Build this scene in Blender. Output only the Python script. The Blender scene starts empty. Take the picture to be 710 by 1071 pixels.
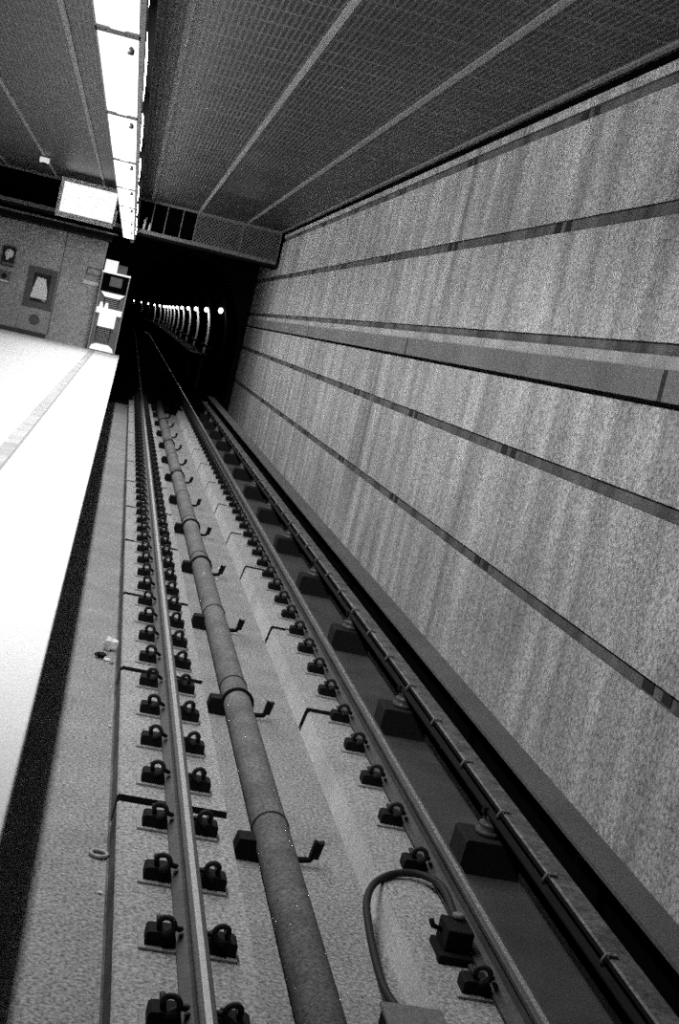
import bpy, bmesh, math, random
from mathutils import Vector, Matrix
random.seed(7)
S = bpy.context.scene
COL = S.collection
PI = math.pi

# ------------------------------------------------------------------ levels (metres, trackbed = 0)
FLOOR = 0.0
PLINTH = 0.17
RAILTOP = 0.357
PLAT = 1.407
EYE = 2.93
CEIL = 5.787
XW = 3.70            # right hand wall
RL, RR = 0.842, 2.332   # rail centre lines
YE = 39.75           # fascia at the end of the station hall
LZ = 4.63            # underside of the luminaires

# ------------------------------------------------------------------ helpers
class MB:
    """collects shapes and links them as ONE mesh object"""
    def __init__(self):
        self.bm = bmesh.new(); self.mi = 0
    def face(self, vs):
        try:
            f = self.bm.faces.new(vs); f.material_index = self.mi; return f
        except ValueError:
            return None
    def box(self, x0, x1, y0, y1, z0, z1, bev=0.0):
        b = bmesh.new()
        bmesh.ops.create_cube(b, size=1.0)
        for v in b.verts:
            v.co = Vector(((x0+x1)/2 + v.co.x*(x1-x0), (y0+y1)/2 + v.co.y*(y1-y0), (z0+z1)/2 + v.co.z*(z1-z0)))
        if bev > 0:
            bmesh.ops.bevel(b, geom=b.edges[:], offset=bev, segments=2, profile=0.5, affect='EDGES')
        self.merge(b); return self
    def merge(self, b, M=None):
        mp = {}
        for v in b.verts:
            mp[v] = self.bm.verts.new(M @ v.co if M else v.co)
        for f in b.faces:
            self.face([mp[v] for v in f.verts])
        b.free()
    def sweep(self, prof, path, closed=True, caps=True, mats=None):
        """prof: list of (x, z); path: list of (dx, y); profile kept in the XZ plane"""
        rings = [[self.bm.verts.new((x+dx, y, z)) for x, z in prof] for dx, y in path]
        n = len(prof); m = n if closed else n-1
        for a, b in zip(rings[:-1], rings[1:]):
            for i in range(m):
                j = (i+1) % n
                f = self.face([a[i], a[j], b[j], b[i]])
                if f and mats: f.material_index = mats[i]
        if caps and closed:
            self.face(rings[0]); self.face(rings[-1][::-1])
        return self
    def tube(self, pts, r, seg=10, caps=True, rs=None):
        pts = [Vector(p) for p in pts]; rings = []
        up = Vector((0, 0, 1))
        t0 = (pts[1]-pts[0]).normalized()
        nrm = t0.orthogonal().normalized()
        for i, p in enumerate(pts):
            if i == 0: t = pts[1]-pts[0]
            elif i == len(pts)-1: t = pts[-1]-pts[-2]
            else: t = (pts[i+1]-pts[i]).normalized() + (pts[i]-pts[i-1]).normalized()
            t.normalize()
            nrm = (nrm - t*nrm.dot(t))
            if nrm.length < 1e-5: nrm = t.orthogonal()
            nrm.normalize(); bn = t.cross(nrm)
            rr = rs[i] if rs else r
            rings.append([self.bm.verts.new(p + (nrm*math.cos(2*PI*k/seg) + bn*math.sin(2*PI*k/seg))*rr) for k in range(seg)])
        for a, b in zip(rings[:-1], rings[1:]):
            for k in range(seg):
                l = (k+1) % seg
                f = self.face([a[k], a[l], b[l], b[k]])
                if f: f.smooth = True
        if caps:
            self.face(rings[0][::-1]); self.face(rings[-1])
        return self
    def lathe(self, c, prof, seg=16, axis='Z'):
        """prof: list of (radius, height) along the axis from c"""
        c = Vector(c); rings = []
        for r, h in prof:
            ring = []
            for k in range(seg):
                a = 2*PI*k/seg
                if axis == 'Z': o = Vector((r*math.cos(a), r*math.sin(a), h))
                elif axis == 'Y': o = Vector((r*math.cos(a), h, r*math.sin(a)))
                else: o = Vector((h, r*math.cos(a), r*math.sin(a)))
                ring.append(self.bm.verts.new(c+o))
            rings.append(ring)
        for a, b in zip(rings[:-1], rings[1:]):
            for k in range(seg):
                l = (k+1) % seg
                f = self.face([a[k], a[l], b[l], b[k]])
                if f: f.smooth = True
        self.face(rings[0][::-1]); self.face(rings[-1])
        return self
    def prism(self, poly, y0, y1):
        """poly in XZ extruded along Y"""
        return self.sweep(poly, [(0, y0), (0, y1)])
    def prism_x(self, poly, x0, x1):
        """poly in YZ extruded along X"""
        a = [self.bm.verts.new((x0, y, z)) for y, z in poly]
        b = [self.bm.verts.new((x1, y, z)) for y, z in poly]
        n = len(poly)
        for i in range(n):
            j = (i+1) % n; self.face([a[i], a[j], b[j], b[i]])
        self.face(a[::-1]); self.face(b); return self
    def build(self, name, mats, parent=None, smooth_angle=None):
        bmesh.ops.recalc_face_normals(self.bm, faces=self.bm.faces[:])
        me = bpy.data.meshes.new(name); self.bm.to_mesh(me); self.bm.free()
        if not isinstance(mats, (list, tuple)): mats = [mats]
        for m in mats: me.materials.append(m)
        o = bpy.data.objects.new(name, me); COL.objects.link(o)
        if parent: o.parent = parent
        return o

def tag(o, label=None, cat=None, group=None, kind=None):
    if label: o['label'] = label
    if cat: o['category'] = cat
    if group: o['group'] = group
    if kind: o['kind'] = kind
    return o
def thing(name, label, cat, loc=(0, 0, 0), group=None):
    o = bpy.data.objects.new(name, None); COL.objects.link(o); o.location = loc
    o.empty_display_size = 0.1
    return tag(o, label, cat, group)
def struct(name, mb, m, label=None):
    o = mb.build(name, m); o['kind'] = 'structure'
    if label: o['label'] = label
    return o
def dup(root, loc, label=None, group=None):
    r = root.copy(); COL.objects.link(r); r.location = loc
    if label: r['label'] = label
    if group: r['group'] = group
    for ch in list(root.children):
        c = ch.copy(); COL.objects.link(c); c.parent = r
        for g in ch.children:
            d = g.copy(); COL.objects.link(d); d.parent = c
    return r
NTH = ['', 'first', 'second', 'third', 'fourth', 'fifth', 'sixth', 'seventh', 'eighth', 'ninth', 'tenth', 'eleventh', 'twelfth']
def nth(n):
    if n < len(NTH): return NTH[n]
    suf = 'th' if 10 <= n % 100 <= 20 else {1: 'st', 2: 'nd', 3: 'rd'}.get(n % 10, 'th')
    return f'{n}{suf}'

# ------------------------------------------------------------------ materials (the photograph is black and white)
def mat(name, g, rough=0.8, metal=0.0, grain=0.0, gscale=90.0, blotch=0.0, bscale=1.2, streak=0.0, sscale=(2.2, 2.2, 0.12), spec=0.3, bump=0.0, emit=0.0):
    m = bpy.data.materials.new(name); m.use_nodes = True
    nt = m.node_tree; N = nt.nodes; L = nt.links
    p = N['Principled BSDF']
    p.inputs['Roughness'].default_value = rough
    p.inputs['Metallic'].default_value = metal
    p.inputs['Specular IOR Level'].default_value = spec
    p.inputs['Base Color'].default_value = (g, g, g, 1)
    if emit:
        p.inputs['Emission Color'].default_value = (1, 1, 1, 1)
        p.inputs['Emission Strength'].default_value = emit
    tc = N.new('ShaderNodeTexCoord'); val = None
    def noise(scale, amp, detail, vec=None):
        n = N.new('ShaderNodeTexNoise'); n.inputs['Scale'].default_value = scale
        n.inputs['Detail'].default_value = detail; n.inputs['Roughness'].default_value = 0.62
        if vec:
            mp = N.new('ShaderNodeMapping'); mp.inputs['Scale'].default_value = vec
            L.new(tc.outputs['Object'], mp.inputs['Vector']); L.new(mp.outputs['Vector'], n.inputs['Vector'])
        else:
            L.new(tc.outputs['Object'], n.inputs['Vector'])
        mr = N.new('ShaderNodeMapRange'); mr.clamp = True
        mr.inputs['From Min'].default_value = 0.28; mr.inputs['From Max'].default_value = 0.72
        mr.inputs['To Min'].default_value = 1-amp; mr.inputs['To Max'].default_value = 1+amp
        L.new(n.outputs['Fac'], mr.inputs['Value']); return mr.outputs['Result'], n
    outs = []
    gn = None
    if grain: o, gn = noise(gscale, grain, 3); outs.append(o)
    if blotch: o, _ = noise(bscale, blotch, 5); outs.append(o)
    if streak: o, _ = noise(1.0, streak, 5, sscale); outs.append(o)
    if outs:
        cur = None
        for o in outs:
            mm = N.new('ShaderNodeMath'); mm.operation = 'MULTIPLY'
            if cur is None: mm.inputs[0].default_value = g
            else: L.new(cur, mm.inputs[0])
            L.new(o, mm.inputs[1]); cur = mm.outputs[0]
        cc = N.new('ShaderNodeCombineColor')
        for k in range(3): L.new(cur, cc.inputs[k])
        L.new(cc.outputs[0], p.inputs['Base Color'])
    if bump and gn:
        b = N.new('ShaderNodeBump'); b.inputs['Strength'].default_value = bump; b.inputs['Distance'].default_value = 0.01
        L.new(gn.outputs['Fac'], b.inputs['Height']); L.new(b.outputs['Normal'], p.inputs['Normal'])
    return m

M = {}
M['wall'] = mat('wall_concrete', .42, .9, grain=.75, gscale=38, blotch=.24, bscale=.7, streak=.46, sscale=(2.4, 2.4, .16))
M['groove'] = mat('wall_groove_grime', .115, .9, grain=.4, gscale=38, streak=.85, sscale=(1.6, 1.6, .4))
M['band_dark'] = mat('wall_band_grey', .19, .85, grain=.3, gscale=38, blotch=.25, bscale=1.0)
M['band_light'] = mat('wall_band_pale', .42, .85, grain=.3, gscale=38, blotch=.3, bscale=1.6)
M['bed'] = mat('trackbed_concrete', .30, .9, grain=.85, gscale=48, blotch=.22, bscale=1.6, bump=.1)
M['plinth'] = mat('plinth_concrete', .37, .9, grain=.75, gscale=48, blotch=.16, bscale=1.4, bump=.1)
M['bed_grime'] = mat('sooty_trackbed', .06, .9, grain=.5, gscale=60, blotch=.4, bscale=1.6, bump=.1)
M['tunnel_dark'] = mat('tunnel_painted_dark', .010, .95, spec=0, grain=.4, gscale=30, blotch=.4, bscale=.8)  # near-black colour stands for the station light ending at the tunnel
M['plinth_face'] = mat('plinth_pale_face', .62, .9, grain=.4, gscale=60, blotch=.2, bscale=1.4)  # side face paler than the plinth tops
M['joint'] = mat('joint_dirt_shade', .02, .95, grain=.3)
M['platform'] = mat('platform_tile', .96, .6, grain=.10, gscale=50, blotch=.05, bscale=1.5)
M['platform_strip'] = mat('platform_edge_strip', .58, .7, grain=.14, gscale=50, blotch=.25, bscale=2.0)
M['strip_line'] = mat('platform_strip_line', .36, .7, grain=.2)
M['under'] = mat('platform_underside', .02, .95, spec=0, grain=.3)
M['endwall'] = mat('end_wall_plaster', .42, .85, grain=.45, gscale=22, blotch=.22, bscale=.8)
M['endwall_dark'] = mat('end_wall_skirting', .07, .85, grain=.4, gscale=22)
M['endwall_joint'] = mat('end_wall_joint', .12, .85)
M['header'] = mat('header_dark', .010, .9, grain=.3, spec=.1)
M['void'] = mat('plenum_black', .003, .95, spec=0)
M['fascia'] = mat('fascia_metal', .22, .55, .3, grain=.2)
M['rail'] = mat('rail_rust', .085, .7, .2, grain=.35, gscale=45, blotch=.2, bscale=3)
M['railhead'] = mat('rail_worn_steel', .62, .40, 1.0, grain=.15, gscale=60)
M['iron'] = mat('cast_iron', .010, .8, .0, grain=.4, spec=.12)
M['clip'] = mat('spring_clip_steel', .022, .65, .0, grain=.3, spec=.2)
M['plate'] = mat('dusty_base_plate', .36, .85, grain=.35, gscale=60)
M['pipe'] = mat('pipe_cement_grey', .20, .8, spec=.1, grain=.6, gscale=50, blotch=.3, bscale=3.0)
M['rubber'] = mat('black_rubber', .015, .7)
M['thirdrail'] = mat('third_rail_steel', .16, .6, .3, grain=.5, gscale=28, blotch=.5, bscale=6)
M['cover'] = mat('cover_board', .11, .8, grain=.4, gscale=45, blotch=.2, bscale=1.2)
M['cover_shaded'] = mat('cover_board_shaded', .004, .95, spec=0)  # near-black copy: shade under the cover put into the colour
M['block'] = mat('sooty_block', .025, .95, spec=.1, grain=.4, gscale=40)
M['porcelain'] = mat('glazed_insulator', .11, .35, spec=.5, grain=.3)
M['claw'] = mat('pale_claw', .20, .6, grain=.3)
M['white'] = mat('white_paint', .85, .5, grain=.08)
M['glow_white'] = mat('white_added_glow', .85, .5, emit=.28)  # weak glow added to brighten white parts
M['pale'] = mat('pale_grey_metal', .34, .5, .2, grain=.15)
M['grey'] = mat('mid_grey', .15, .6, grain=.2)
M['dark'] = mat('dark_metal', .02, .5, .3)
M['paper'] = mat('white_paper', .93, .8)
M['ceil_trim'] = mat('ceiling_trim', .27, .5, .2, grain=.15)
M['lum_body'] = mat('luminaire_body', .22, .5, .2)
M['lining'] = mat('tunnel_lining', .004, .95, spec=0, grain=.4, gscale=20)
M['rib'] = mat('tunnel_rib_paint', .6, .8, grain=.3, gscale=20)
M['walkway'] = mat('walkway_slab', .06, .9, grain=.3)

def emission(name, strength, g=1.0, sampling='NONE'):
    m = bpy.data.materials.new(name); m.use_nodes = True; m.cycles.emission_sampling = sampling
    nt = m.node_tree; nt.nodes.remove(nt.nodes['Principled BSDF'])
    e = nt.nodes.new('ShaderNodeEmission'); e.inputs['Strength'].default_value = strength
    e.inputs['Color'].default_value = (g, g, g, 1)
    nt.links.new(e.outputs[0], nt.nodes['Material Output'].inputs['Surface']); return m
M['diffuser'] = emission('lit_diffuser', 1.3)
M['tube'] = emission('lit_tube', 1.4)
M['sidelens'] = emission('lit_side_lens', 16.0, sampling='FRONT')
M['bulb'] = emission('tunnel_lamp_glow', 3.0)

def screen_mat():
    m = bpy.data.materials.new('lit_screen'); m.use_nodes = True
    nt = m.node_tree; N = nt.nodes; L = nt.links
    N.remove(N['Principled BSDF'])
    tc = N.new('ShaderNodeTexCoord'); sp = N.new('ShaderNodeSeparateXYZ'); L.new(tc.outputs['Object'], sp.inputs[0])
    # faint rows of grey text: rows in z, broken up along x
    w = N.new('ShaderNodeMath'); w.operation = 'MULTIPLY'; w.inputs[1].default_value = 62; L.new(sp.outputs['Z'], w.inputs[0])
    s = N.new('ShaderNodeMath'); s.operation = 'SINE'; L.new(w.outputs[0], s.inputs[0])
    g = N.new('ShaderNodeMath'); g.operation = 'GREATER_THAN'; g.inputs[1].default_value = .55; L.new(s.outputs[0], g.inputs[0])
    mp = N.new('ShaderNodeMapping'); mp.inputs['Scale'].default_value = (22, 1, 9); L.new(tc.outputs['Object'], mp.inputs[0])
    n = N.new('ShaderNodeTexNoise'); n.inputs['Scale'].default_value = 1; n.inputs['Detail'].default_value = 3; L.new(mp.outputs[0], n.inputs[0])
    g2 = N.new('ShaderNodeMath'); g2.operation = 'GREATER_THAN'; g2.inputs[1].default_value = .56; L.new(n.outputs['Fac'], g2.inputs[0])
    mu = N.new('ShaderNodeMath'); mu.operation = 'MULTIPLY'; L.new(g.outputs[0], mu.inputs[0]); L.new(g2.outputs[0], mu.inputs[1])
    mr = N.new('ShaderNodeMapRange'); mr.inputs['To Min'].default_value = .56; mr.inputs['To Max'].default_value = .34; L.new(mu.outputs[0], mr.inputs[0])
    e = N.new('ShaderNodeEmission'); L.new(mr.outputs[0], e.inputs['Strength'])
    L.new(e.outputs[0], N['Material Output'].inputs['Surface']); return m
M['screen'] = screen_mat()

def slat_mat(name, pitch, duty, cross, lo, hi, hatch=None):
    """perforated metal: rows of slots along Y (pitch in X), interrupted by cross bars every `cross` metres"""
    m = bpy.data.materials.new(name); m.use_nodes = True
    nt = m.node_tree; N = nt.nodes; L = nt.links; p = N['Principled BSDF']
    p.inputs['Roughness'].default_value = .45; p.inputs['Specular IOR Level'].default_value = .4
    tc = N.new('ShaderNodeTexCoord'); sp = N.new('ShaderNodeSeparateXYZ'); L.new(tc.outputs['Object'], sp.inputs[0])
    def cell(sock, period, d):
        a = N.new('ShaderNodeMath'); a.operation = 'DIVIDE'; a.inputs[1].default_value = period; L.new(sock, a.inputs[0])
        f = N.new('ShaderNodeMath'); f.operation = 'FRACT'; L.new(a.outputs[0], f.inputs[0])
        g = N.new('ShaderNodeMath'); g.operation = 'LESS_THAN'; g.inputs[1].default_value = d; L.new(f.outputs[0], g.inputs[0]); return g.outputs[0]
    if hatch:
        s1 = N.new('ShaderNodeMath'); s1.operation = 'ADD'; L.new(sp.outputs['X'], s1.inputs[0]); L.new(sp.outputs['Z'], s1.inputs[1])
        s2 = N.new('ShaderNodeMath'); s2.operation = 'SUBTRACT'; L.new(sp.outputs['X'], s2.inputs[0]); L.new(sp.outputs['Z'], s2.inputs[1])
        A, B = cell(s1.outputs[0], pitch, duty), cell(s2.outputs[0], pitch, duty)
    else:
        A, B = cell(sp.outputs['X'], pitch, duty), cell(sp.outputs['Y'], cross, .13)
    mx = N.new('ShaderNodeMath'); mx.operation = 'MAXIMUM'; L.new(A, mx.inputs[0]); L.new(B, mx.inputs[1])
    n = N.new('ShaderNodeTexNoise'); n.inputs['Scale'].default_value = 40; n.inputs['Detail'].default_value = 2; L.new(tc.outputs['Object'], n.inputs[0])
    n2 = N.new('ShaderNodeTexNoise'); n2.inputs['Scale'].default_value = .8; n2.inputs['Detail'].default_value = 3; L.new(tc.outputs['Object'], n2.inputs[0])
    mr = N.new('ShaderNodeMapRange'); mr.inputs['To Min'].default_value = lo; mr.inputs['To Max'].default_value = hi; L.new(mx.outputs[0], mr.inputs[0])
    cur = mr.outputs[0]
    for q, amp in ((n, .5), (n2, .35)):
        r = N.new('ShaderNodeMapRange'); r.inputs[1].default_value = .3; r.inputs[2].default_value = .7
        r.inputs['To Min'].default_value = 1-amp; r.inputs['To Max'].default_value = 1+amp; L.new(q.outputs['Fac'], r.inputs[0])
        mm = N.new('ShaderNodeMath'); mm.operation = 'MULTIPLY'; L.new(cur, mm.inputs[0]); L.new(r.outputs[0], mm.inputs[1]); cur = mm.outputs[0]
    cc = N.new('ShaderNodeCombineColor')
    for k in range(3): L.new(cur, cc.inputs[k])
    L.new(cc.outputs[0], p.inputs['Base Color']); return m
M['ceiling'] = slat_mat('perforated_ceiling', .060, .40, .60, .0, .064)
M['mesh'] = slat_mat('expanded_metal_mesh', .10, .30, 1, .0, .17, hatch=True)

# ------------------------------------------------------------------ THE SETTING
YN = -3.0     # behind the camera
Y2 = 46.0     # tunnel mouth
# trackbed floor: clean concrete in the station, painted darkness in the tunnel, grime beside the third rail
struct('floor', MB().box(-.62, 1.95, YN, 42.6, -.25, FLOOR), M['bed'])
struct('floor_wall_side', MB().box(1.95, XW+.3, YN, 42.6, -.25, FLOOR), M['bed_grime'])
struct('floor_tunnel', MB().box(-5.5, 4.6, 42.6, 137, -.25, FLOOR), M['tunnel_dark'])  # darkness past the last luminaire painted as floor colour
# dirt line along the foot of the left plinth
struct('trim_1', MB().box(.480, .492, YN, 42, 0, .006), M['groove'])

def plinths(x0b, x0t, x1t, x1b, joints, y_first, name, xg, mg, face):
    ys = [y_first] + joints + [42.6]
    for i, (a, b) in enumerate(zip(ys[:-1], ys[1:])):
        a2, b2 = a + (.06 if i else 0), b - (.06 if i < len(ys)-2 else 0)
        mb = MB()
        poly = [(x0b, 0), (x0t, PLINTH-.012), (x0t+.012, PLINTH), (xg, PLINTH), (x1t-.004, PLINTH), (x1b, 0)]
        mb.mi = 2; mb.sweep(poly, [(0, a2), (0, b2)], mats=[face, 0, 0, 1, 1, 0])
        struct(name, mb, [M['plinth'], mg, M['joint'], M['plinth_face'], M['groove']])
    # dirt lying in the open joints
    for j in joints:
        struct('joint_dirt_shade', MB().box(x0b+.005, x1b-.005, j-.059, j+.059, 0, .02), M['joint'])
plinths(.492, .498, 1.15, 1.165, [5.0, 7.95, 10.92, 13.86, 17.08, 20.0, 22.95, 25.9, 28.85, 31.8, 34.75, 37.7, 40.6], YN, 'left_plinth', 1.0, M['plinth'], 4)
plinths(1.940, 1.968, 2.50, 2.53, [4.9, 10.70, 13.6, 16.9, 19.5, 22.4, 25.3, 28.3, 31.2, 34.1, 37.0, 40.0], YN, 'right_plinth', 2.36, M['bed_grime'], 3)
struct('tunnel_plinth', MB().box(.492, 1.165, 42.6, 137, 0, PLINTH), M['tunnel_dark'])
struct('tunnel_plinth', MB().box(1.945, 2.53, 42.6, 137, 0, PLINTH), M['tunnel_dark'])

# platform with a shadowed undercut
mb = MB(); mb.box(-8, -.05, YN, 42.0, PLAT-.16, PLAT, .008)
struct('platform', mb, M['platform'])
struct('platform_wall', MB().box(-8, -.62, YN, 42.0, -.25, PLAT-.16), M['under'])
struct('trim_2', MB().box(-.895, -.765, YN, 41.0, PLAT, PLAT+.003), M['platform_strip'])
struct('trim_3', MB().box(-.765, -.74, YN, 41.0, PLAT, PLAT+.003), M['strip_line'])

# right wall: one cast profile with recessed grooves
zz = lambda v: v + EYE
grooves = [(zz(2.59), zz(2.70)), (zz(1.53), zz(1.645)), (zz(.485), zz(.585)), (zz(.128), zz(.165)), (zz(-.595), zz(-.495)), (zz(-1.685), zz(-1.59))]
prof = [(XW+.35, -.25), (XW, -.25)]; mats = [0]
for a, b in reversed(grooves):
    prof += [(XW, a), (XW+.035, a), (XW+.035, b), (XW, b)]
    q = 2 if abs(b-zz(.165)) < 1e-6 else 1  # black recess under the ledge: its shadow put into the colour
    mats += [0, q, q, q]
prof += [(XW, CEIL+.1), (XW+.35, CEIL+.1)]
mats += [0, 0, 0]
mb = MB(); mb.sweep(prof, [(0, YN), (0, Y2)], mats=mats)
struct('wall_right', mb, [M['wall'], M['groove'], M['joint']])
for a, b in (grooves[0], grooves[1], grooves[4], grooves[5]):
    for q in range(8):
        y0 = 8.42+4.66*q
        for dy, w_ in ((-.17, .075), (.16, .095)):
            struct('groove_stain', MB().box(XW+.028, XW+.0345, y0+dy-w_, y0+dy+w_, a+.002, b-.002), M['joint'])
# projecting ledge half way up the wall, its far end rounded off
def ledge(name, z0, z1, d, y0, y1, m):
    mb = MB(); n = 8
    P = [(XW-d, y0), (XW-d, y1-d*1.0)] + [(XW-d*math.cos(k*PI/2/n), y1-d+d*math.sin(k*PI/2/n)) for k in range(1, n+1)] + [(XW, y0)]
    a = [mb.bm.verts.new((x, y, z0)) for x, y in P]; b = [mb.bm.verts.new((x, y, z1)) for x, y in P]
    for i in range(len(P)):
        j = (i+1) % len(P); mb.face([a[i], a[j], b[j], b[i]])
    mb.face(a[::-1]); mb.face(b)
    return struct(name, mb, m)
ly = YN
for k, ye in enumerate([9.35, 18.6, 29.3, 43.4]):
    ledge('trim_4', zz(.165), zz(.385), .10, ly, ye-.0015, M['band_dark']); ly = ye+.0015
ledge('trim_5', zz(.385), zz(.485), .055, YN, 43.4, M['band_light'])
# black strip painted as the cornice shadow gap, and angle where ceiling meets wall
struct('trim_6', MB().box(XW-.14, XW-.09, YN, YE-.02, CEIL-.03, CEIL), M['fascia'])
struct('trim_10', MB().box(XW-.012, XW, YN, YE-.02, CEIL-.06, CEIL), M['void'])

# ceiling with its metal cover strips
struct('ceiling', MB().box(-8, XW, YN, YE, CEIL, CEIL+.1), M['ceiling'])
for i, x in enumerate([-3.93, -2.62, -1.34, -.03, 1.27, 2.60]):
    struct('trim_7', MB().box(x-.035, x+.035, YN, YE-.02, CEIL-.02, CEIL+.01), M['ceil_trim'])

# fascia closing the hall over the track; black plenum openings between thin mullions
mb = MB()
FT, FB = CEIL, zz(1.935)
mb.box(-8, XW-.09, YE, YE+.10, FB, FB+.10)          # bottom rail
mb.box(-8, XW-.09, YE, YE+.08, FT-.06, FT)          # top rail
for x in (.06, .43, .86, 1.24, 2.54, XW-.102):
    mb.box(x-.012, x+.012, YE+.01, YE+.06, FB+.10, FT-.06)
struct('fascia_frame', mb, M['fascia'])
struct('fascia_backing', MB().box(-8, XW, YE+.5, YE+.6, FB-.1, FT+.1), M['void'])
struct('fascia_soffit', MB().box(-8, XW, YE+.10, YE+1.3, FB-.06, FB), M['header'])
for (a, b, lab) in ((1.255, 2.525, 'diamond mesh grille in the fascia, next to the black openings'), (2.555, XW-.117, 'diamond mesh grille in the fascia, against the concrete wall')):
    g = thing('ventilation_grille', lab, 'grille', ((a+b)/2, YE+.03, FB+.10), 'mesh grilles over the tunnel mouth')
    w = (b-a)/2; h = FT-.06-FB-.10
    MB().box(-w+.02, w-.02, -.004, .004, .02, h-.02).build('mesh_panel', M['mesh'], g)
    f = MB(); f.box(-w, w, -.012, .012, 0, .02).box(-w, w, -.012, .012, h-.02, h).box(-w, -w+.02, -.012, .012, .02, h-.02).box(w-.02, w, -.012, .012, .02, h-.02)
    f.build('frame', M['grey'], g)

# end wall of the platform with dark header, skirting and panel joints
WX = -1.0
struct('wall_far', MB().box(-8, WX, 41.8, 42.1, PLAT-.3, zz(1.60)), M['endwall'])
struct('header_beam', MB().box(-8, WX+.1, 40.3, 42.1, zz(1.56), FB-.06), M['header'])
struct('trim_8', MB().box(-8, WX+.25, 40.2, 40.3, zz(1.72), zz(1.77)), M['fascia'])
struct('baseboard_far', MB().box(-8, -2.2, 41.77, 41.8, PLAT, PLAT+.12), M['endwall_dark'])
for x in (-2.16, -4.6):
    struct('trim_9', MB().box(x-.012, x+.012, 41.79, 41.8, PLAT+.12, zz(1.56)), M['endwall_joint'])
struct('wall_left', MB().box(-8.3, -8, YN, 42.1, -.25, CEIL+.1), M['endwall'])
struct('wall_rear', MB().box(-8.3, XW+.35, YN-.3, YN, -.25, CEIL+.1), M['header'])

# tunnel: horseshoe tube, straight to y = 137 and then bending left
def bend(y):
    return 0 if y < 137 else -(y-137)**2/(2*560)
def tprof(y_dummy=0, inset=0):
    cx, cz, a, b = 1.58, zz(-.75), 1.93-inset, 2.7-inset
    pts = []
    for k in range(0, 33):
        t = -0.0 + PI*k/32
        pts.append((cx+a*math.cos(t), cz+b*math.sin(t)))
    pts = [(cx+a*.985, -.2), (cx+a*.995, cz-1.1)] + pts + [(cx-a*.995, cz-1.1), (cx-a*.985, -.2)]
    return pts
mb = MB(); P = tprof()
tube_ys = [Y2] + [Y2+8*i for i in range(1, 40)]
rings = [[mb.bm.verts.new((x+bend(y), y, z)) for x, z in P] for y in tube_ys]
for a, b in zip(rings[:-1], rings[1:]):
    for i in range(len(P)-1): mb.face([a[i], b[i], b[i+1], a[i+1]])
mb.face(rings[-1])
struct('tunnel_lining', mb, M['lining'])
mb = MB()      # tunnel face around the mouth
outer = [(4.6, -.2), (4.6, 1.5)] + [(1.58+6.6*math.cos(PI*k/32), 2.1+4.8*math.sin(PI*k/32)) for k in range(33)] + [(-5.2, 1.5), (-5.2, -.2)]
ra = [mb.bm.verts.new((x, Y2, z)) for x, z in P]; rb = [mb.bm.verts.new((x, Y2, z)) for x, z in outer]
for i in range(len(P)-1): mb.face([ra[i], ra[i+1], rb[i+1], rb[i]])
struct('tunnel_portal', mb, M['tunnel_dark'])
struct('wall_tunnel_side', MB().box(-8.3, -5.2, 42.1, Y2+.5, -.25, CEIL+1.5), M['tunnel_dark'])
struct('ceiling_tunnel', MB().box(-8.3, 4.6, YE+.6, Y2+.5, CEIL+.1, CEIL+.3), M['tunnel_dark'])

# ------------------------------------------------------------------ LUMINAIRES over the platform edge
LY = [5.3, 9.72, 13.9, 18.27, 22.56, 26.8, 31.3, 35.4, 39.55]
XL0, XL1 = -.60, -.30
LAMP_W = 13.5
for i, (a, b) in enumerate(zip(LY[:-1], LY[1:])):
    n = len(LY)-1-i
    lab = f'long lit fluorescent luminaire, {nth(i+1)} in the row from the top of the photo' if i else 'nearest lit luminaire, first in the row, cut by the top edge of the photo'
    t = thing('ceiling_luminaire', lab, 'light', ((XL0+XL1)/2, (a+b)/2, LZ), 'lit luminaires in the row over the platform edge')
    w = (XL1-XL0)/2; h = (b-a)/2
    MB().box(-w+.012, w-.012, -h+.092, h-.092, .0, .02).build('diffuser', M['diffuser'], t)
    MB().box(-.048, .048, -h+.10, h-.10, -.011, -.001, .003).build('fluorescent_tube', M['tube'], t)
    lt = bpy.data.lights.new('luminaire_light', 'AREA'); lt.shape = 'RECTANGLE'; lt.size = .11; lt.size_y = 2*h-.2; lt.energy = LAMP_W*(2*h-.2)
    lo = bpy.data.objects.new('luminaire_light', lt); COL.objects.link(lo); lo.parent = t; lo.location = (0, 0, -.014)
    hb = MB()
    hb.box(-w, w, -h+.002, h-.002, .025, .23)
    hb.box(-w, -w+.011, -h+.002, h-.002, -.012, .025); hb.box(w-.011, w+.03, -h+.002, h-.002, -.012, .025)
    hb.box(w, w+.03, -h+.002, h-.002, .025, .06)
    MB().box(w-.002, w+.06, -h+.002, h-.002, .231, .238).build('added_shield', M['void'], t)  # shield added to keep side lens light off the nearby ceiling
    hb.build('housing', M['lum_body'], t)
    MB().box(-w, w, -h+.002, -h+.09, -.012, .022).build('end_plate', M['grey'], t)
    MB().box(-w, w, h-.09, h-.002, -.012, .022).build('end_plate', M['grey'], t)
    sl = MB(); n_ = 14                     # lens shaped side window
    up = [(-h+.12+(2*h-.24)*k/n_, .065+.12*math.sin(PI*k/n_)**.6) for k in range(n_+1)]
    poly = up + [(h-.12, .062), (-h+.12, .062)]
    sl.prism_x([(y, z) for y, z in poly], w+.0, w+.022); sl.build('side_lens', M['sidelens'], t)
    for yy in (-h+.5, h-.5):
        MB().tube([(0, yy, .23), (0, yy, CEIL-LZ)], .012, 8).build('hanger_rod', M['grey'], t)
    br = MB(); br.lathe((w-.06, -h+.45, -.02), [(.012, -.035), (.026, -.03), (.026, 0), (.01, .02)], 10); br.build('catch_knob', M['dark'], t)

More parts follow.
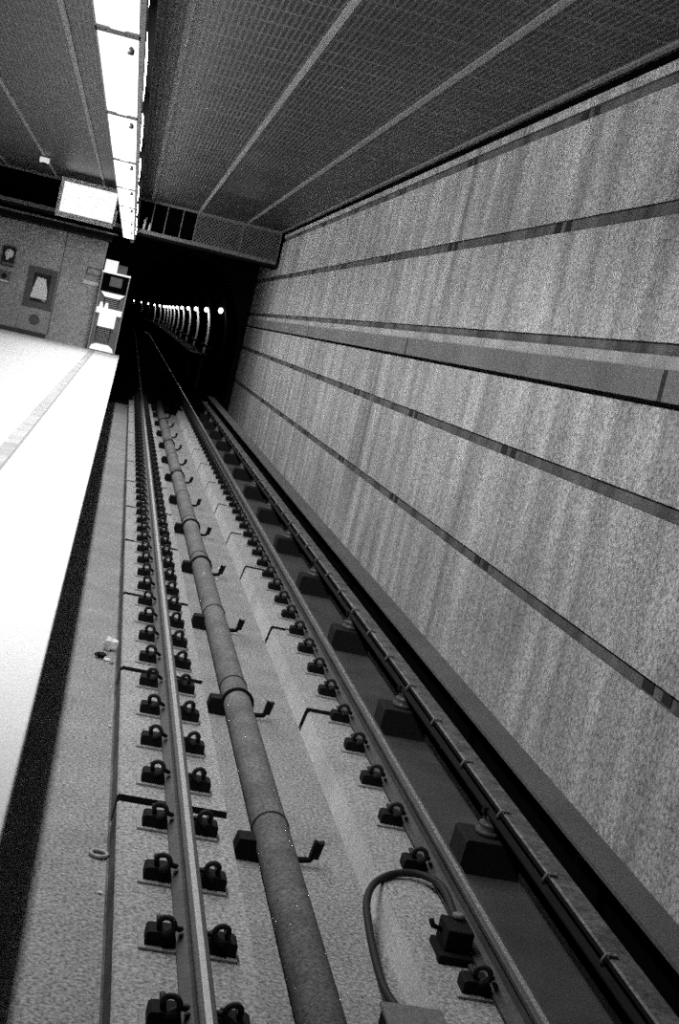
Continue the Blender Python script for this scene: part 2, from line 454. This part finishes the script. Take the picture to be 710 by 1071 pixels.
# ------------------------------------------------------------------ RAILS
rp = [(-.07, 0), (.07, 0), (.07, .012), (.02, .03), (.009, .045), (.009, .118), (.034, .128), (.036, .150), (.031, .157), (.013, .160), (-.014, .159), (-.031, .154), (-.036, .150), (-.034, .128), (-.009, .118), (-.009, .045), (-.02, .03), (-.07, .012)]
rmats = [0]*len(rp)
rmats[9] = 1
path = [(0, YN), (0, 137)] + [(bend(y), y) for y in range(143, 240, 6)]
for x, nm in ((RL, 'left running rail on clips between platform and pipe, with shiny worn head'), (RR, 'right running rail on clips beside the third rail, with shiny worn head')):
    mb = MB(); mb.sweep(rp, path, mats=rmats)
    o = mb.build('running_rail', [M['rail'], M['railhead']]); o.location = (x, 0, RAILTOP-.160)
    tag(o, nm, 'rail', 'running rails')

# rail fasteners: plate, two shoulders, two spring clips, two bolts
FY = [4.63 + .7345*i for i in range(0, 60)]
fz = PLINTH
def make_fastener(low_right=False):
    t = thing('rail_fastener', '', 'rail clip')
    p = MB(); p.box(-.235, .215 if not low_right else .16, -.085, .085, 0, .014, .003); p.build('base_plate', M['plate'], t)
    MB().box(-.066, .066, -.08, .08, .0141, .0268).build('rail_pad', M['rubber'], t)
    for s in (-1, 1):
        b = MB()
        if low_right and s > 0:        # flat clamp on the far side of this rail
            MB().prism([(.05, .045), (.074, .0142), (.145, .0142), (.145, .055), (.06, .06)], -.05, .05).build('clamp', M['iron'], t)
            n = MB(); n.lathe((.11, 0, .055), [(.02, 0), (.02, .014), (.011, .015), (.011, .03)], 6); n.build('anchor_bolt', M['iron'], t)
            continue
        # cast shoulder: wedge higher by the rail, with a round eye for the clip
        poly = [(s*.074, .0142), (s*.208, .0142), (s*.208, .068), (s*.196, .078), (s*.09, .084), (s*.074, .06)]
        if s < 0: poly = poly[::-1]
        b.prism(poly, -.055, .055)
        b.build('shoulder', M['iron'], t)
        c = MB()
        # round bar: an upright ring standing on the shoulder, its leg running back and its toe pressing on the rail foot
        pts = [(.155, .075, .095), (.155, .0, .095)]
        pts += [(.125+.034*math.cos(a), -.02-.035*q/8, .112+.034*math.sin(a)) for q, a in enumerate([-.5+1.75*PI*k/9 for k in range(10)])]
        pts += [(.085, -.03, .098), (.062, .0, .084), (.048, .05, .066)]
        # smooth the bar
        P_ = [Vector((s*a, b_, c_)) for a, b_, c_ in pts]
        Q = []
        for i in range(len(P_)-1):
            p0 = P_[max(i-1, 0)]; p1 = P_[i]; p2 = P_[i+1]; p3 = P_[min(i+2, len(P_)-1)]
            for k in range(3):
                u = k/3
                Q.append(.5*((2*p1)+(p2-p0)*u+(2*p0-5*p1+4*p2-p3)*u*u+(3*p1-p0-3*p2+p3)*u**3))
        Q.append(P_[-1])
        c.tube(Q, .0135, 7); c.build('spring_clip', M['clip'], t)
        n = MB(); n.lathe((s*.19, .066, .0142), [(.015, 0), (.015, .012), (.008, .013), (.008, .03)], 6); n.build('anchor_bolt', M['iron'], t)
    return t
for side, x in (('left', RL), ('right', RR)):
    proto = None; k = 0
    for i, y in enumerate(FY):
        if y > 45: break
        if side == 'left' and i < 1 or side == 'right' and i in (0, 1, 3): continue    # below the frame; the connector's place
        k += 1
        lab = f'iron clip fastener on the {side} rail, {nth(k)} along it from the bottom of the photo'
        loc = (x, y, fz)
        grp = f'rail fasteners along the {side} rail'
        if proto is None:
            proto = make_fastener(side == 'right'); proto.location = loc; proto['label'] = lab; proto['group'] = grp
        else:
            dup(proto, loc, lab, grp)

# ------------------------------------------------------------------ PIPE between the rails
PX, PZ, PR = 1.420, .112, .107
pr = thing('drain_pipe', 'thick grey pipe running along the trackbed between the two rails', 'pipe', (PX, 0, PZ))
pb = MB(); pb.tube([(0, YN, 0), (0, 20, 0), (0, 44.5, 0)], PR, 28); pb.build('pipe_run', M['pipe'], pr)
BY = [4.75+2.955*i+.1 for i in range(0, 14)]
STRAPPED = (2, 4, 5, 7, 9, 11)
for i, y in enumerate(BY):
    MB().lathe((0, y+(.38 if i in STRAPPED else .2), 0), [(PR-.01, -.007), (PR+.007, -.007), (PR+.007, .007), (PR-.01, .007)], 28, axis='Y').build('coupling_seam', M['rubber'], pr)
def make_bracket(strap):
    t = thing('pipe_bracket', '', 'pipe bracket')
    if strap:
        u = MB()
        pts = [((PR+.010)*math.cos(a), -.06, PZ+(PR+.010)*math.sin(a)) for a in [-.6+(PI+1.2)*k/18 for k in range(19)]]
        u.tube(pts, .015, 8); u.build('strap', M['iron'], t)
    b = MB(); b.prism([(-PR-.125, 0), (-PR+.03, 0), (-PR-.005, .13), (-PR-.10, .125)], -.07, .07); b.build('pedestal_block', M['iron'], t)
    h = MB(); h.tube([(PR-.03, 0, .03), (PR+.07, -.005, .035), (PR+.12, -.006, .045), (PR+.14, -.006, .08)], .02, 8)
    h.prism([(PR+.115, .06), (PR+.165, .06), (PR+.185, .165), (PR+.16, .155), (PR+.13, .165)], -.03, .02); h.build('hook', M['iron'], t)
    return t
pb_ = {}
for i, y in enumerate(BY):
    kind = i in STRAPPED
    lab = (f'black {"strap" if kind else "plain"} bracket with upturned hook, {nth(i)} along the pipe from the bottom' if i else 'black hooked bracket on the pipe, below the bottom edge of the photo')
    if kind not in pb_:
        o = make_bracket(kind); o.location = (PX, y, 0); o['label'] = lab; o['group'] = 'hooked brackets along the pipe'; pb_[kind] = o
    else: dup(pb_[kind], (PX, y, 0), lab, 'hooked brackets along the pipe')

# ------------------------------------------------------------------ THIRD RAIL on insulators, under its cover board
TX, TT = 2.830, .485
tr = MB()
tp = [(-.06, 0), (.06, 0), (.06, .012), (.012, .03), (.012, .07), (.062, .078), (.072, .09), (.072, .115), (.06, .122), (-.06, .122), (-.072, .115), (-.072, .09), (-.062, .078), (-.012, .07), (-.012, .03), (-.06, .012)]
tm = [1]*len(tp)  # rail sides near-black: shade below the head put into the colour
for k in (7, 8, 9): tm[k] = 0
tr.sweep(tp, [(0, YN), (0, 44.5)], mats=tm)
o = tr.build('third_rail', [M['thirdrail'], M['iron']]); o.location = (TX, 0, TT-.122)
tag(o, 'mottled steel third rail raised on insulators beside the right wall', 'third rail')
def make_insulator():
    t = thing('rail_insulator', '', 'insulator')
    p = MB(); p.prism([(-.19, 0), (.20, 0), (.185, .20), (.16, .215), (-.165, .215), (-.18, .20)], -.17, .14); p.build('pedestal_block', M['block'], t)
    i = MB(); i.lathe((0, 0, .215), [(.085, 0), (.09, .03), (.06, .04), (.075, .06), (.075, .075), (.05, .085), (.06, .1), (.06, .135), (.04, .1435)], 18); i.build('insulator_body', M['porcelain'], t)
    c = MB()
    for s in (-1, 1):
        c.box(s*.062-.012, s*.062+.012, -.03, .03, .345, .392, .003)
    c.box(-.07, .07, -.035, .035, .342, .3585); c.build('rail_clamp', M['iron'], t)
    return t
ins = None
for i in range(14):
    y = 5.42+2.88*i
    lab = f'dark block with porcelain insulator under the third rail, {nth(i)} from the bottom of the photo' if i else 'dark insulator block under the third rail, below the bottom edge of the photo'
    if ins is None: ins = make_insulator(); ins.location = (TX, y, 0); ins['label'] = lab; ins['group'] = 'insulator blocks under the third rail'
    else: dup(ins, (TX, y, 0), lab, 'insulator blocks under the third rail')
cv = thing('third_rail_cover', 'flat grey cover board running above the third rail along the right wall', 'cover board', (0, 0, 0))
CX0, CX1, CZ = 2.86, 3.062, .69
mb = MB(); mb.box(CX0, CX1, YN, 44.5, CZ-.03, CZ, .003); mb.build('top_board', M['cover'], cv)
mb = MB(); mb.box(CX1-.03, CX1-.002, YN, 44.5, .06, CZ-.031); mb.build('added_skirt', M['cover_shaded'], cv)  # skirt added so the gap beneath the cover stays dark
for i in range(14):
    y = 6.85+2.88*i
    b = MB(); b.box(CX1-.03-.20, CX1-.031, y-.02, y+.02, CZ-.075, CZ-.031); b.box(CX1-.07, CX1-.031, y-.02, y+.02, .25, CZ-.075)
    b.build('bracket', M['cover_shaded'], cv)
# small claws gripping the left lip of the third rail
for i in range(42):
    y = 5.05+.96*i
    m_ = MB(); m_.tube([(TX-.055, y, TT+.012), (TX-.082, y, TT+.008), (TX-.096, y, TT-.02), (TX-.09, y, TT-.05)], .010, 6)
    m_.box(TX-.075, TX-.03, y-.016, y+.016, TT+.001, TT+.016, .003)
    tag(m_.build('rail_claw', M['claw']), f'small pale claw on the left lip of the third rail, {nth(i+1)} from the bottom', 'clip', 'claws on the third rail')

# ------------------------------------------------------------------ bonding cable, connector and junction box by the right rail
cab = MB()
pts = [(2.215, 6.60, .27), (2.225, 6.80, .285), (2.25, 7.05, .27), (2.255, 7.26, .24), (2.20, 7.40, .215), (2.10, 7.42, .20), (2.00, 7.36, .19), (1.90, 7.22, .18), (1.83, 7.0, .165), (1.80, 6.7, .14), (1.79, 6.4, .11), (1.79, 6.15, .10), (1.80, 5.93, .12), (1.80, 5.76, .14)]
P_ = [Vector(p) for p in pts]; Q = []
for i in range(len(P_)-1):
    p0 = P_[max(i-1, 0)]; p1 = P_[i]; p2 = P_[i+1]; p3 = P_[min(i+2, len(P_)-1)]
    for k in range(5):
        u = k/5
        Q.append(.5*((2*p1)+(p2-p0)*u+(2*p0-5*p1+4*p2-p3)*u*u+(3*p1-p0-3*p2+p3)*u**3))
Q.append(P_[-1])
cab.tube(Q, .021, 10)
tag(cab.build('bonding_cable', M['rubber']), 'black cable looping from the rail connector down to the junction box', 'cable')
cn = thing('rail_connector', 'black clamp connector with pale cap where the cable meets the right rail', 'connector', (2.19, 6.52, PLINTH))
MB().box(-.075, .06, -.10, .10, .035, .15, .008).build('clamp_body', M['iron'], cn)
MB().box(-.11, .06, -.16, -.105, .0, .045, .006).build('foot_plate', M['iron'], cn)
MB().box(-.10, .06, -.10, .10, .0, .034).build('base_plate', M['iron'], cn)
MB().lathe((.01, .07, .15), [(.032, 0), (.032, .022), (.02, .028)], 12).build('cap', M['claw'], cn)
MB().tube([(-.07, .02, .10), (-.12, .03, .11), (-.135, .04, .14)], .014, 8).build('lug', M['iron'], cn)
jb = thing('junction_box', 'low concrete grey junction box at the bottom edge, where the cable ends', 'junction box', (1.80, 5.60, 0))
MB().box(-.13, .13, -.12, .12, 0, .215, .008).build('box_body', M['iron'], jb)
MB().box(-.14, .14, -.13, .13, .216, .24, .006).build('lid', M['band_dark'], jb)

# ------------------------------------------------------------------ litter on the trackbed
def crumple(name, c, r, m, sub=2, amp=.35, flat=1.0, seed=1):
    rnd = random.Random(seed); b = bmesh.new(); bmesh.ops.create_icosphere(b, subdivisions=sub, radius=r)
    for v in b.verts:
        k = 1 + amp*(rnd.random()-.5)*2
        v.co = Vector((v.co.x*k, v.co.y*k, v.co.z*k*flat))
    zmin = min(v.co.z for v in b.verts)
    for v in b.verts: v.co.z -= zmin
    mb = MB(); mb.merge(b); o = mb.build(name, m); o.location = c; return o
tag(crumple('crumpled_paper', (.42, 12.10, 0), .055, M['paper'], seed=3), 'crumpled white paper ball lying by the left plinth', 'litter')
tag(crumple('paper_scrap', (.405, 11.72, 0), .026, M['paper'], 1, .4, .5, seed=5), 'torn white scrap just below the crumpled paper ball', 'litter', 'scraps by the paper ball')
tag(crumple('paper_scrap', (.445, 11.65, 0), .022, M['pale'], 1, .4, .5, seed=6), 'small greyish scrap against the plinth below the paper ball', 'litter', 'scraps by the paper ball')
tag(crumple('dirt_clod', (.345, 11.78, 0), .045, M['iron'], 2, .4, .5, seed=8), 'flat black clod of dirt left of the white scraps', 'litter')
rg = MB(); rg.tube([(.045*math.cos(2*PI*k/20), .045*math.sin(2*PI*k/20), .012) for k in range(21)], .012, 8, caps=False)
o = rg.build('plastic_ring', M['pale']); o.location = (.435, 7.45, 0); tag(o, 'pale plastic ring lying on the trackbed near the bottom left', 'litter')
for k, (x, y, r, lab) in enumerate(((.46, 9.85, .013, 'tiny white chip by the left plinth, above the plastic ring'), (.455, 10.9, .012, 'tiny white chip at the plinth joint below the paper ball'), (.455, 6.95, .012, 'tiny white chip by the plinth, below the plastic ring'), (1.70, 17.3, .02, 'small white chip right of the pipe, half way up'), (1.62, 16.5, .022, 'pale flat chip beside the pipe bracket, half way up'))):
    tag(crumple('litter_chip', (x, y, 0), r, M['paper'], 1, .3, .6, seed=20+k), lab, 'litter', 'chips of litter on the trackbed')

# ------------------------------------------------------------------ END OF THE PLATFORM
# screen hanging under the ceiling
SY = 36.9; sk = SY/41.8
sx0, sx1, sz0, sz1 = -2.63*sk, -.985*sk, zz(1.965*sk), zz(3.06*sk)
sc = thing('display_screen', 'large lit white screen in grey frame, hanging left of the luminaires', 'screen', ((sx0+sx1)/2, SY, sz0))
w, h = (sx1-sx0)/2, sz1-sz0
f = MB(); f.box(-w, w, 0, .20, 0, .12).box(-w, w, 0, .20, h-.10, h).box(-w, -w+.085, 0, .20, .12, h-.10).box(w-.03, w, 0, .20, .12, h-.10); f.build('frame', M['white'], sc)
MB().box(-w+.085, w-.03, .04, .19, .12, h-.10).build('back_panel', M['grey'], sc)
MB().box(-w+.087, w-.032, .025, .039, .122, h-.102).build('screen_face', M['screen'], sc)
MB().box(w+.001, w+.05, .03, .18, .06, .46, .004).build('side_unit', M['white'], sc)
for s in (-.5, .5):
    MB().tube([(s, .1, h), (s, .1, CEIL-sz0)], .018, 8).build('hanger_rod', M['grey'], sc)
tag(MB().box(-1.09, -.86, 40.12, 40.2, zz(1.73), zz(1.765), .003).build('marker_plate', M['white']), 'thin white marker plate on the beam under the screen', 'plate')
# small dark sensor under the far end of the luminaires, pipe stubs on the fascia
sn = thing('hanging_sensor', 'small dark sensor hanging under the far end of the luminaire row', 'sensor', (-.34, YE+.2, FB-.06))
MB().tube([(0, 0, 0), (0, 0, -.14)], .015, 8).build('stem', M['grey'], sn)
MB().lathe((0, 0, -.26), [(.02, 0), (.06, .03), (.06, .08), (.03, .12)], 12).build('sensor_head', M['grey'], sn)
for q, (x, hh, lab) in enumerate(((-.12, .34, 'taller white pipe stub on the fascia rail, right beside the luminaire'), (.03, .22, 'shorter white pipe stub on the fascia rail, right of the taller one'))):
    m_ = MB(); m_.tube([(0, 0, 0), (.01, 0, hh*.6), (.02, 0, hh)], .035, 10)
    o = m_.build('pipe_stub', M['paper']); o.location = (x, YE+.05, FB+.101); tag(o, lab, 'pipe stub', 'white pipe stubs on the fascia')
# small fixture on the ceiling
cy = 34.0
ca = thing('ceiling_box', 'small pale box with added glow, dark dome below, on the left of the ceiling', 'light', (-2.60, cy, CEIL))
MB().box(-.105, .105, -.06, .10, -.17, -.06, .006).build('housing', M['glow_white'], ca)  # glow added to brighten the box
MB().lathe((0, 0, -.25), [(.015, 0), (.04, .015), (.055, .045), (.055, .079)], 14).build('dome', M['dark'], ca)
MB().lathe((0, 0, -.06), [(.03, 0), (.03, .06)], 10).build('mount', M['grey'], ca)

FW = 41.8
# framed poster
px0, px1, pz0, pz1 = -3.0, -2.20, zz(-.72), zz(.42)
po = thing('poster_frame', 'framed poster case on the end wall, its white sheet curling at the corners', 'poster', ((px0+px1)/2, FW, pz0))
w, h = (px1-px0)/2, pz1-pz0
f = MB(); f.box(-w, w, -.05, -.002, 0, .17).box(-w, w, -.05, -.002, h-.16, h).box(-w, -w+.16, -.05, -.002, .17, h-.16).box(w-.16, w, -.05, -.002, .17, h-.16); f.build('frame', M['endwall_joint'], po)
MB().box(-w+.16, w-.16, -.02, -.002, .17, h-.16).build('backing', M['dark'], po)
b = MB(); prof_ = [(-.24, .27), (.22, .27), (.20, .52), (.10, .85), (-.14, .87), (-.20, .60)]
b.prism(prof_, -.03, -.024); sh = b.build('sheet', M['paper'], po)
b = MB(); b.prism([(.02, .26), (.20, .26), (.20, .185)], -.034, -.030); b.build('curled_corner', M['pale'], sh)
# call box with a round white dial
cb = thing('call_box', 'dark wall box with round white dial, at the left edge of the end wall', 'call box', (-3.63, FW, zz(.25)))
MB().box(-.175, .175, -.10, 0, 0, .55, .01).build('housing', M['dark'], cb)
MB().box(-.16, .16, -.108, -.101, .03, .10).build('lower_strip', M['grey'], cb)
d = MB(); d.lathe((0, -.101, .36), [(.12, 0), (.125, -.012), (.10, -.022), (.03, -.024)], 20, axis='Y'); dl = d.build('dial', M['paper'], cb)
MB().prism([(-.06, .17), (-.01, .17), (.03, .25), (-.07, .25)], -.108, -.101).build('pointer', M['paper'], dl)
# round key switch under it
ks = thing('key_switch', 'round dark key switch on a pale plate under the call box', 'switch', (-3.65, FW, zz(-.22)))
MB().box(-.17, .17, -.02, -.002, 0, .34, .004).build('plate', M['grey'], ks)
MB().lathe((0, -.02, .18), [(.07, 0), (.07, -.02), (.035, -.022), (.035, -.03)], 16, axis='Y').build('knob', M['dark'], ks)
MB().box(-.17, .15, -.03, -.021, .02, .07).build('label_strip', M['white'], ks)
# low pale panel beneath the poster
lp = thing('wall_panel', 'low pale access panel with a dark smudge, on the end wall under the poster', 'panel', (-2.6, FW, PLAT+.13))
MB().box(-.46, .42, -.02, -.002, 0, .42, .003).build('panel', M['pale'], lp)
crumple_sm = MB(); crumple_sm.lathe((.0, -.021, .33), [(.15, 0), (.13, -.004), (.05, -.006)], 14, axis='Y'); crumple_sm.build('smudge', M['endwall_joint'], lp)
# notice with wire frame
nt_ = thing('notice_board', 'small notice with empty dark outline above and white strip below, left of the kiosk', 'notice', (-1.235, FW, zz(.27)))
f = MB(); f.box(-.2, .21, -.03, -.002, .46, .485).box(-.2, .21, -.03, -.002, .27, .29).box(-.2, -.18, -.03, -.002, .29, .46).box(.19, .21, -.03, -.002, .29, .46); f.build('outline_frame', M['endwall_joint'], nt_)
MB().box(-.22, .21, -.02, -.002, .11, .26).build('grey_strip', M['pale'], nt_)
MB().box(-.24, .21, -.05, -.002, 0, .105).build('white_strip', M['white'], nt_)

# kiosk at the very end of the platform edge
KX, KY = -.585, 41.2
k = thing('kiosk', 'tall narrow kiosk with black display, louvres and white panels at the platform end', 'kiosk', (KX, KY, PLAT))
H = 2.22
b = MB(); b.box(-.395, -.365, 0, .55, 0, H).box(.365, .395, 0, .55, 0, H).box(-.365, .365, .50, .55, 0, H); b.build('cabinet', M['pale'], k)
MB().box(-.365, .365, .14, .499, .0, 1.72).build('inner_panel', M['grey'], k)
MB().box(-.40, .40, -.04, .56, H, H+.05, .006).build('top_cap', M['glow_white'], k)
MB().box(-.36, .36, .02, .49, 1.725, H-.002).build('display', M['void'], k)
MB().box(-.14, .20, .006, .018, 1.88, 2.14).build('display_window', M['grey'], k)
b = MB(); b.prism([(-.33, 1.69), (.35, 1.69), (.22, 1.56), (-.20, 1.56)], .02, .139); b.build('sloping_shelf', M['glow_white'], k)
def louvre(z0, z1, x0, x1, n):
    m_ = MB(); lv = m_.box(x0, x1, .11, .138, z0, z1).build('louvre', M['void'], k)
    s_ = MB()
    for q in range(n):
        zq = z0+(q+.5)*(z1-z0)/n; s_.box(x0+.02, x1-.02, .098, .109, zq-.010, zq+.010)
    s_.build('slats', M['pale'], lv)
louvre(1.30, 1.55, -.20, .22, 5)
louvre(.30, .70, -.24, .16, 8)
for xx in (-.25, -.10):
    c_ = MB(); c_.lathe((xx, .06, 1.246), [(.05, 0), (.055, .02), (.04, .12), (.035, .15)], 12); c_.build('canister', M['glow_white'], k)
MB().box(-.36, .36, -.01, .138, 1.08, 1.245, .01).build('counter', M['glow_white'], k)
MB().box(-.25, .23, .0, .138, .71, 1.079, .01).build('white_box', M['glow_white'], k)
b = MB(); b.prism([(-.34, .04), (.34, .04), (.30, .14), (.18, .22), (-.18, .22), (-.30, .16)], -.02, .139); b.build('base_hood', M['glow_white'], k)
# boxes standing on top of it
o = MB().box(-.18, .18, -.03, .03, 0, .33, .006).build('white_sign', M['glow_white']); o.location = (KX-.19, KY+.2, PLAT+H+.051)
tag(o, 'white blank sign standing on top of the kiosk', 'sign')
o = MB().box(-.13, .13, -.12, .12, 0, .24, .006).build('grey_box', M['grey']); o.location = (KX+.14, KY+.25, PLAT+H+.051)
tag(o, 'small grey box on top of the kiosk, right of the white sign', 'box')

# ------------------------------------------------------------------ TUNNEL: lamps, ribs, walkway, handrail
LAMP_Z = zz(.49)
for i in range(17):
    y = 52+10.2*i
    x = 3.14+bend(y)
    t = thing('tunnel_lamp', f'round glowing tunnel lamp on the right wall, {nth(i+1)} from the right', 'lamp', (x, y, LAMP_Z), 'lamps along the tunnel wall')
    g = MB(); g.lathe((0, 0, 0), [(.02, -.10), (.06, -.075), (.08, -.02), (.08, .03), (.055, .075), (.03, .095)], 14); g.build('globe', M['bulb'], t)
    if i < 12:
        pl = bpy.data.lights.new('tunnel_lamp_light', 'POINT'); pl.energy = 9; pl.shadow_soft_size = .03
        po_ = bpy.data.objects.new('tunnel_lamp_light', pl); COL.objects.link(po_); po_.parent = t; po_.location = (0, -.02, -.15)
    MB().tube([(0, .0, .09), (0.02, 0, .16), (.22, 0, .2)], .02, 8).build('arm', M['dark'], t)
    if i == 0: continue
    # rib of the lining standing just behind the lamp
    yr = y+.55
    rb_ = MB(); cx, cz, a, b2 = 1.58, zz(-.75), 1.93, 2.7
    A = []; B = []
    for q in range(25):
        th = -.26+(.52+.26)*q/24
        A.append((cx+a*math.cos(th), cz+b2*math.sin(th))); B.append((cx+(a-.09)*math.cos(th), cz+(b2-.09)*math.sin(th)))
    rb_.sweep(A + B[::-1], [(bend(yr-.08), yr-.08), (bend(yr+.08), yr+.08)])
    struct('tunnel_rib', rb_, M['rib'])
mb = MB(); mb.sweep([(2.75, 1.50), (3.46, 1.50), (3.46, 1.56), (2.75, 1.56)], [(0, 60), (0, 137)] + [(bend(y), y) for y in range(143, 230, 6)])
struct('walkway', mb, M['walkway'])
for i in range(8):
    y = 61.0+10.2*i
    struct('walkway_post', MB().box(3.28, 3.40, y, y+.12, 0, 1.5), M['walkway'])
hr = MB(); hr.tube([(3.30+bend(y), y, zz(-1.0)) for y in [56, 137]+list(range(143, 230, 6))], .05, 8)
tag(hr.build('handrail', M['dark']), 'dark handrail along the tunnel wall, crossing in front of the lit ribs', 'handrail')

# ------------------------------------------------------------------ world, camera, view
w = bpy.data.worlds.new('World'); S.world = w; w.use_nodes = True
w.node_tree.nodes['Background'].inputs[0].default_value = (0, 0, 0, 1)
w.node_tree.nodes['Background'].inputs[1].default_value = 0.0

F = 1487.5
vp = Vector((138-355, 318-535.5, F)).normalized()
hv = Vector((1, .232, 0))
Zd = hv.cross(vp).normalized()
if Zd.y > 0: Zd = -Zd
Xd = vp.cross(Zd)
R = [Xd, vp, Zd]          # world axes expressed in image axes (right, down, forward)
mtx = Matrix(((R[0].x, -R[0].y, -R[0].z, 0), (R[1].x, -R[1].y, -R[1].z, 0), (R[2].x, -R[2].y, -R[2].z, EYE), (0, 0, 0, 1)))
cam = bpy.data.cameras.new('camera'); cam.sensor_fit = 'VERTICAL'; cam.sensor_height = 36; cam.sensor_width = 24
cam.lens = 36*F/1071; cam.clip_start = .05; cam.clip_end = 600
co = bpy.data.objects.new('camera', cam); COL.objects.link(co); co.matrix_world = mtx
S.camera = co
vs = S.view_settings
vs.view_transform = 'Standard'; vs.look = 'None'; vs.gamma = 1; vs.use_curve_mapping = False
vs.exposure = 1.0
S.cycles.max_bounces = 8; S.cycles.diffuse_bounces = 1
S.cycles.use_denoising = False
S.cycles.pixel_filter_type = 'BLACKMAN_HARRIS'; S.cycles.filter_width = 1.5
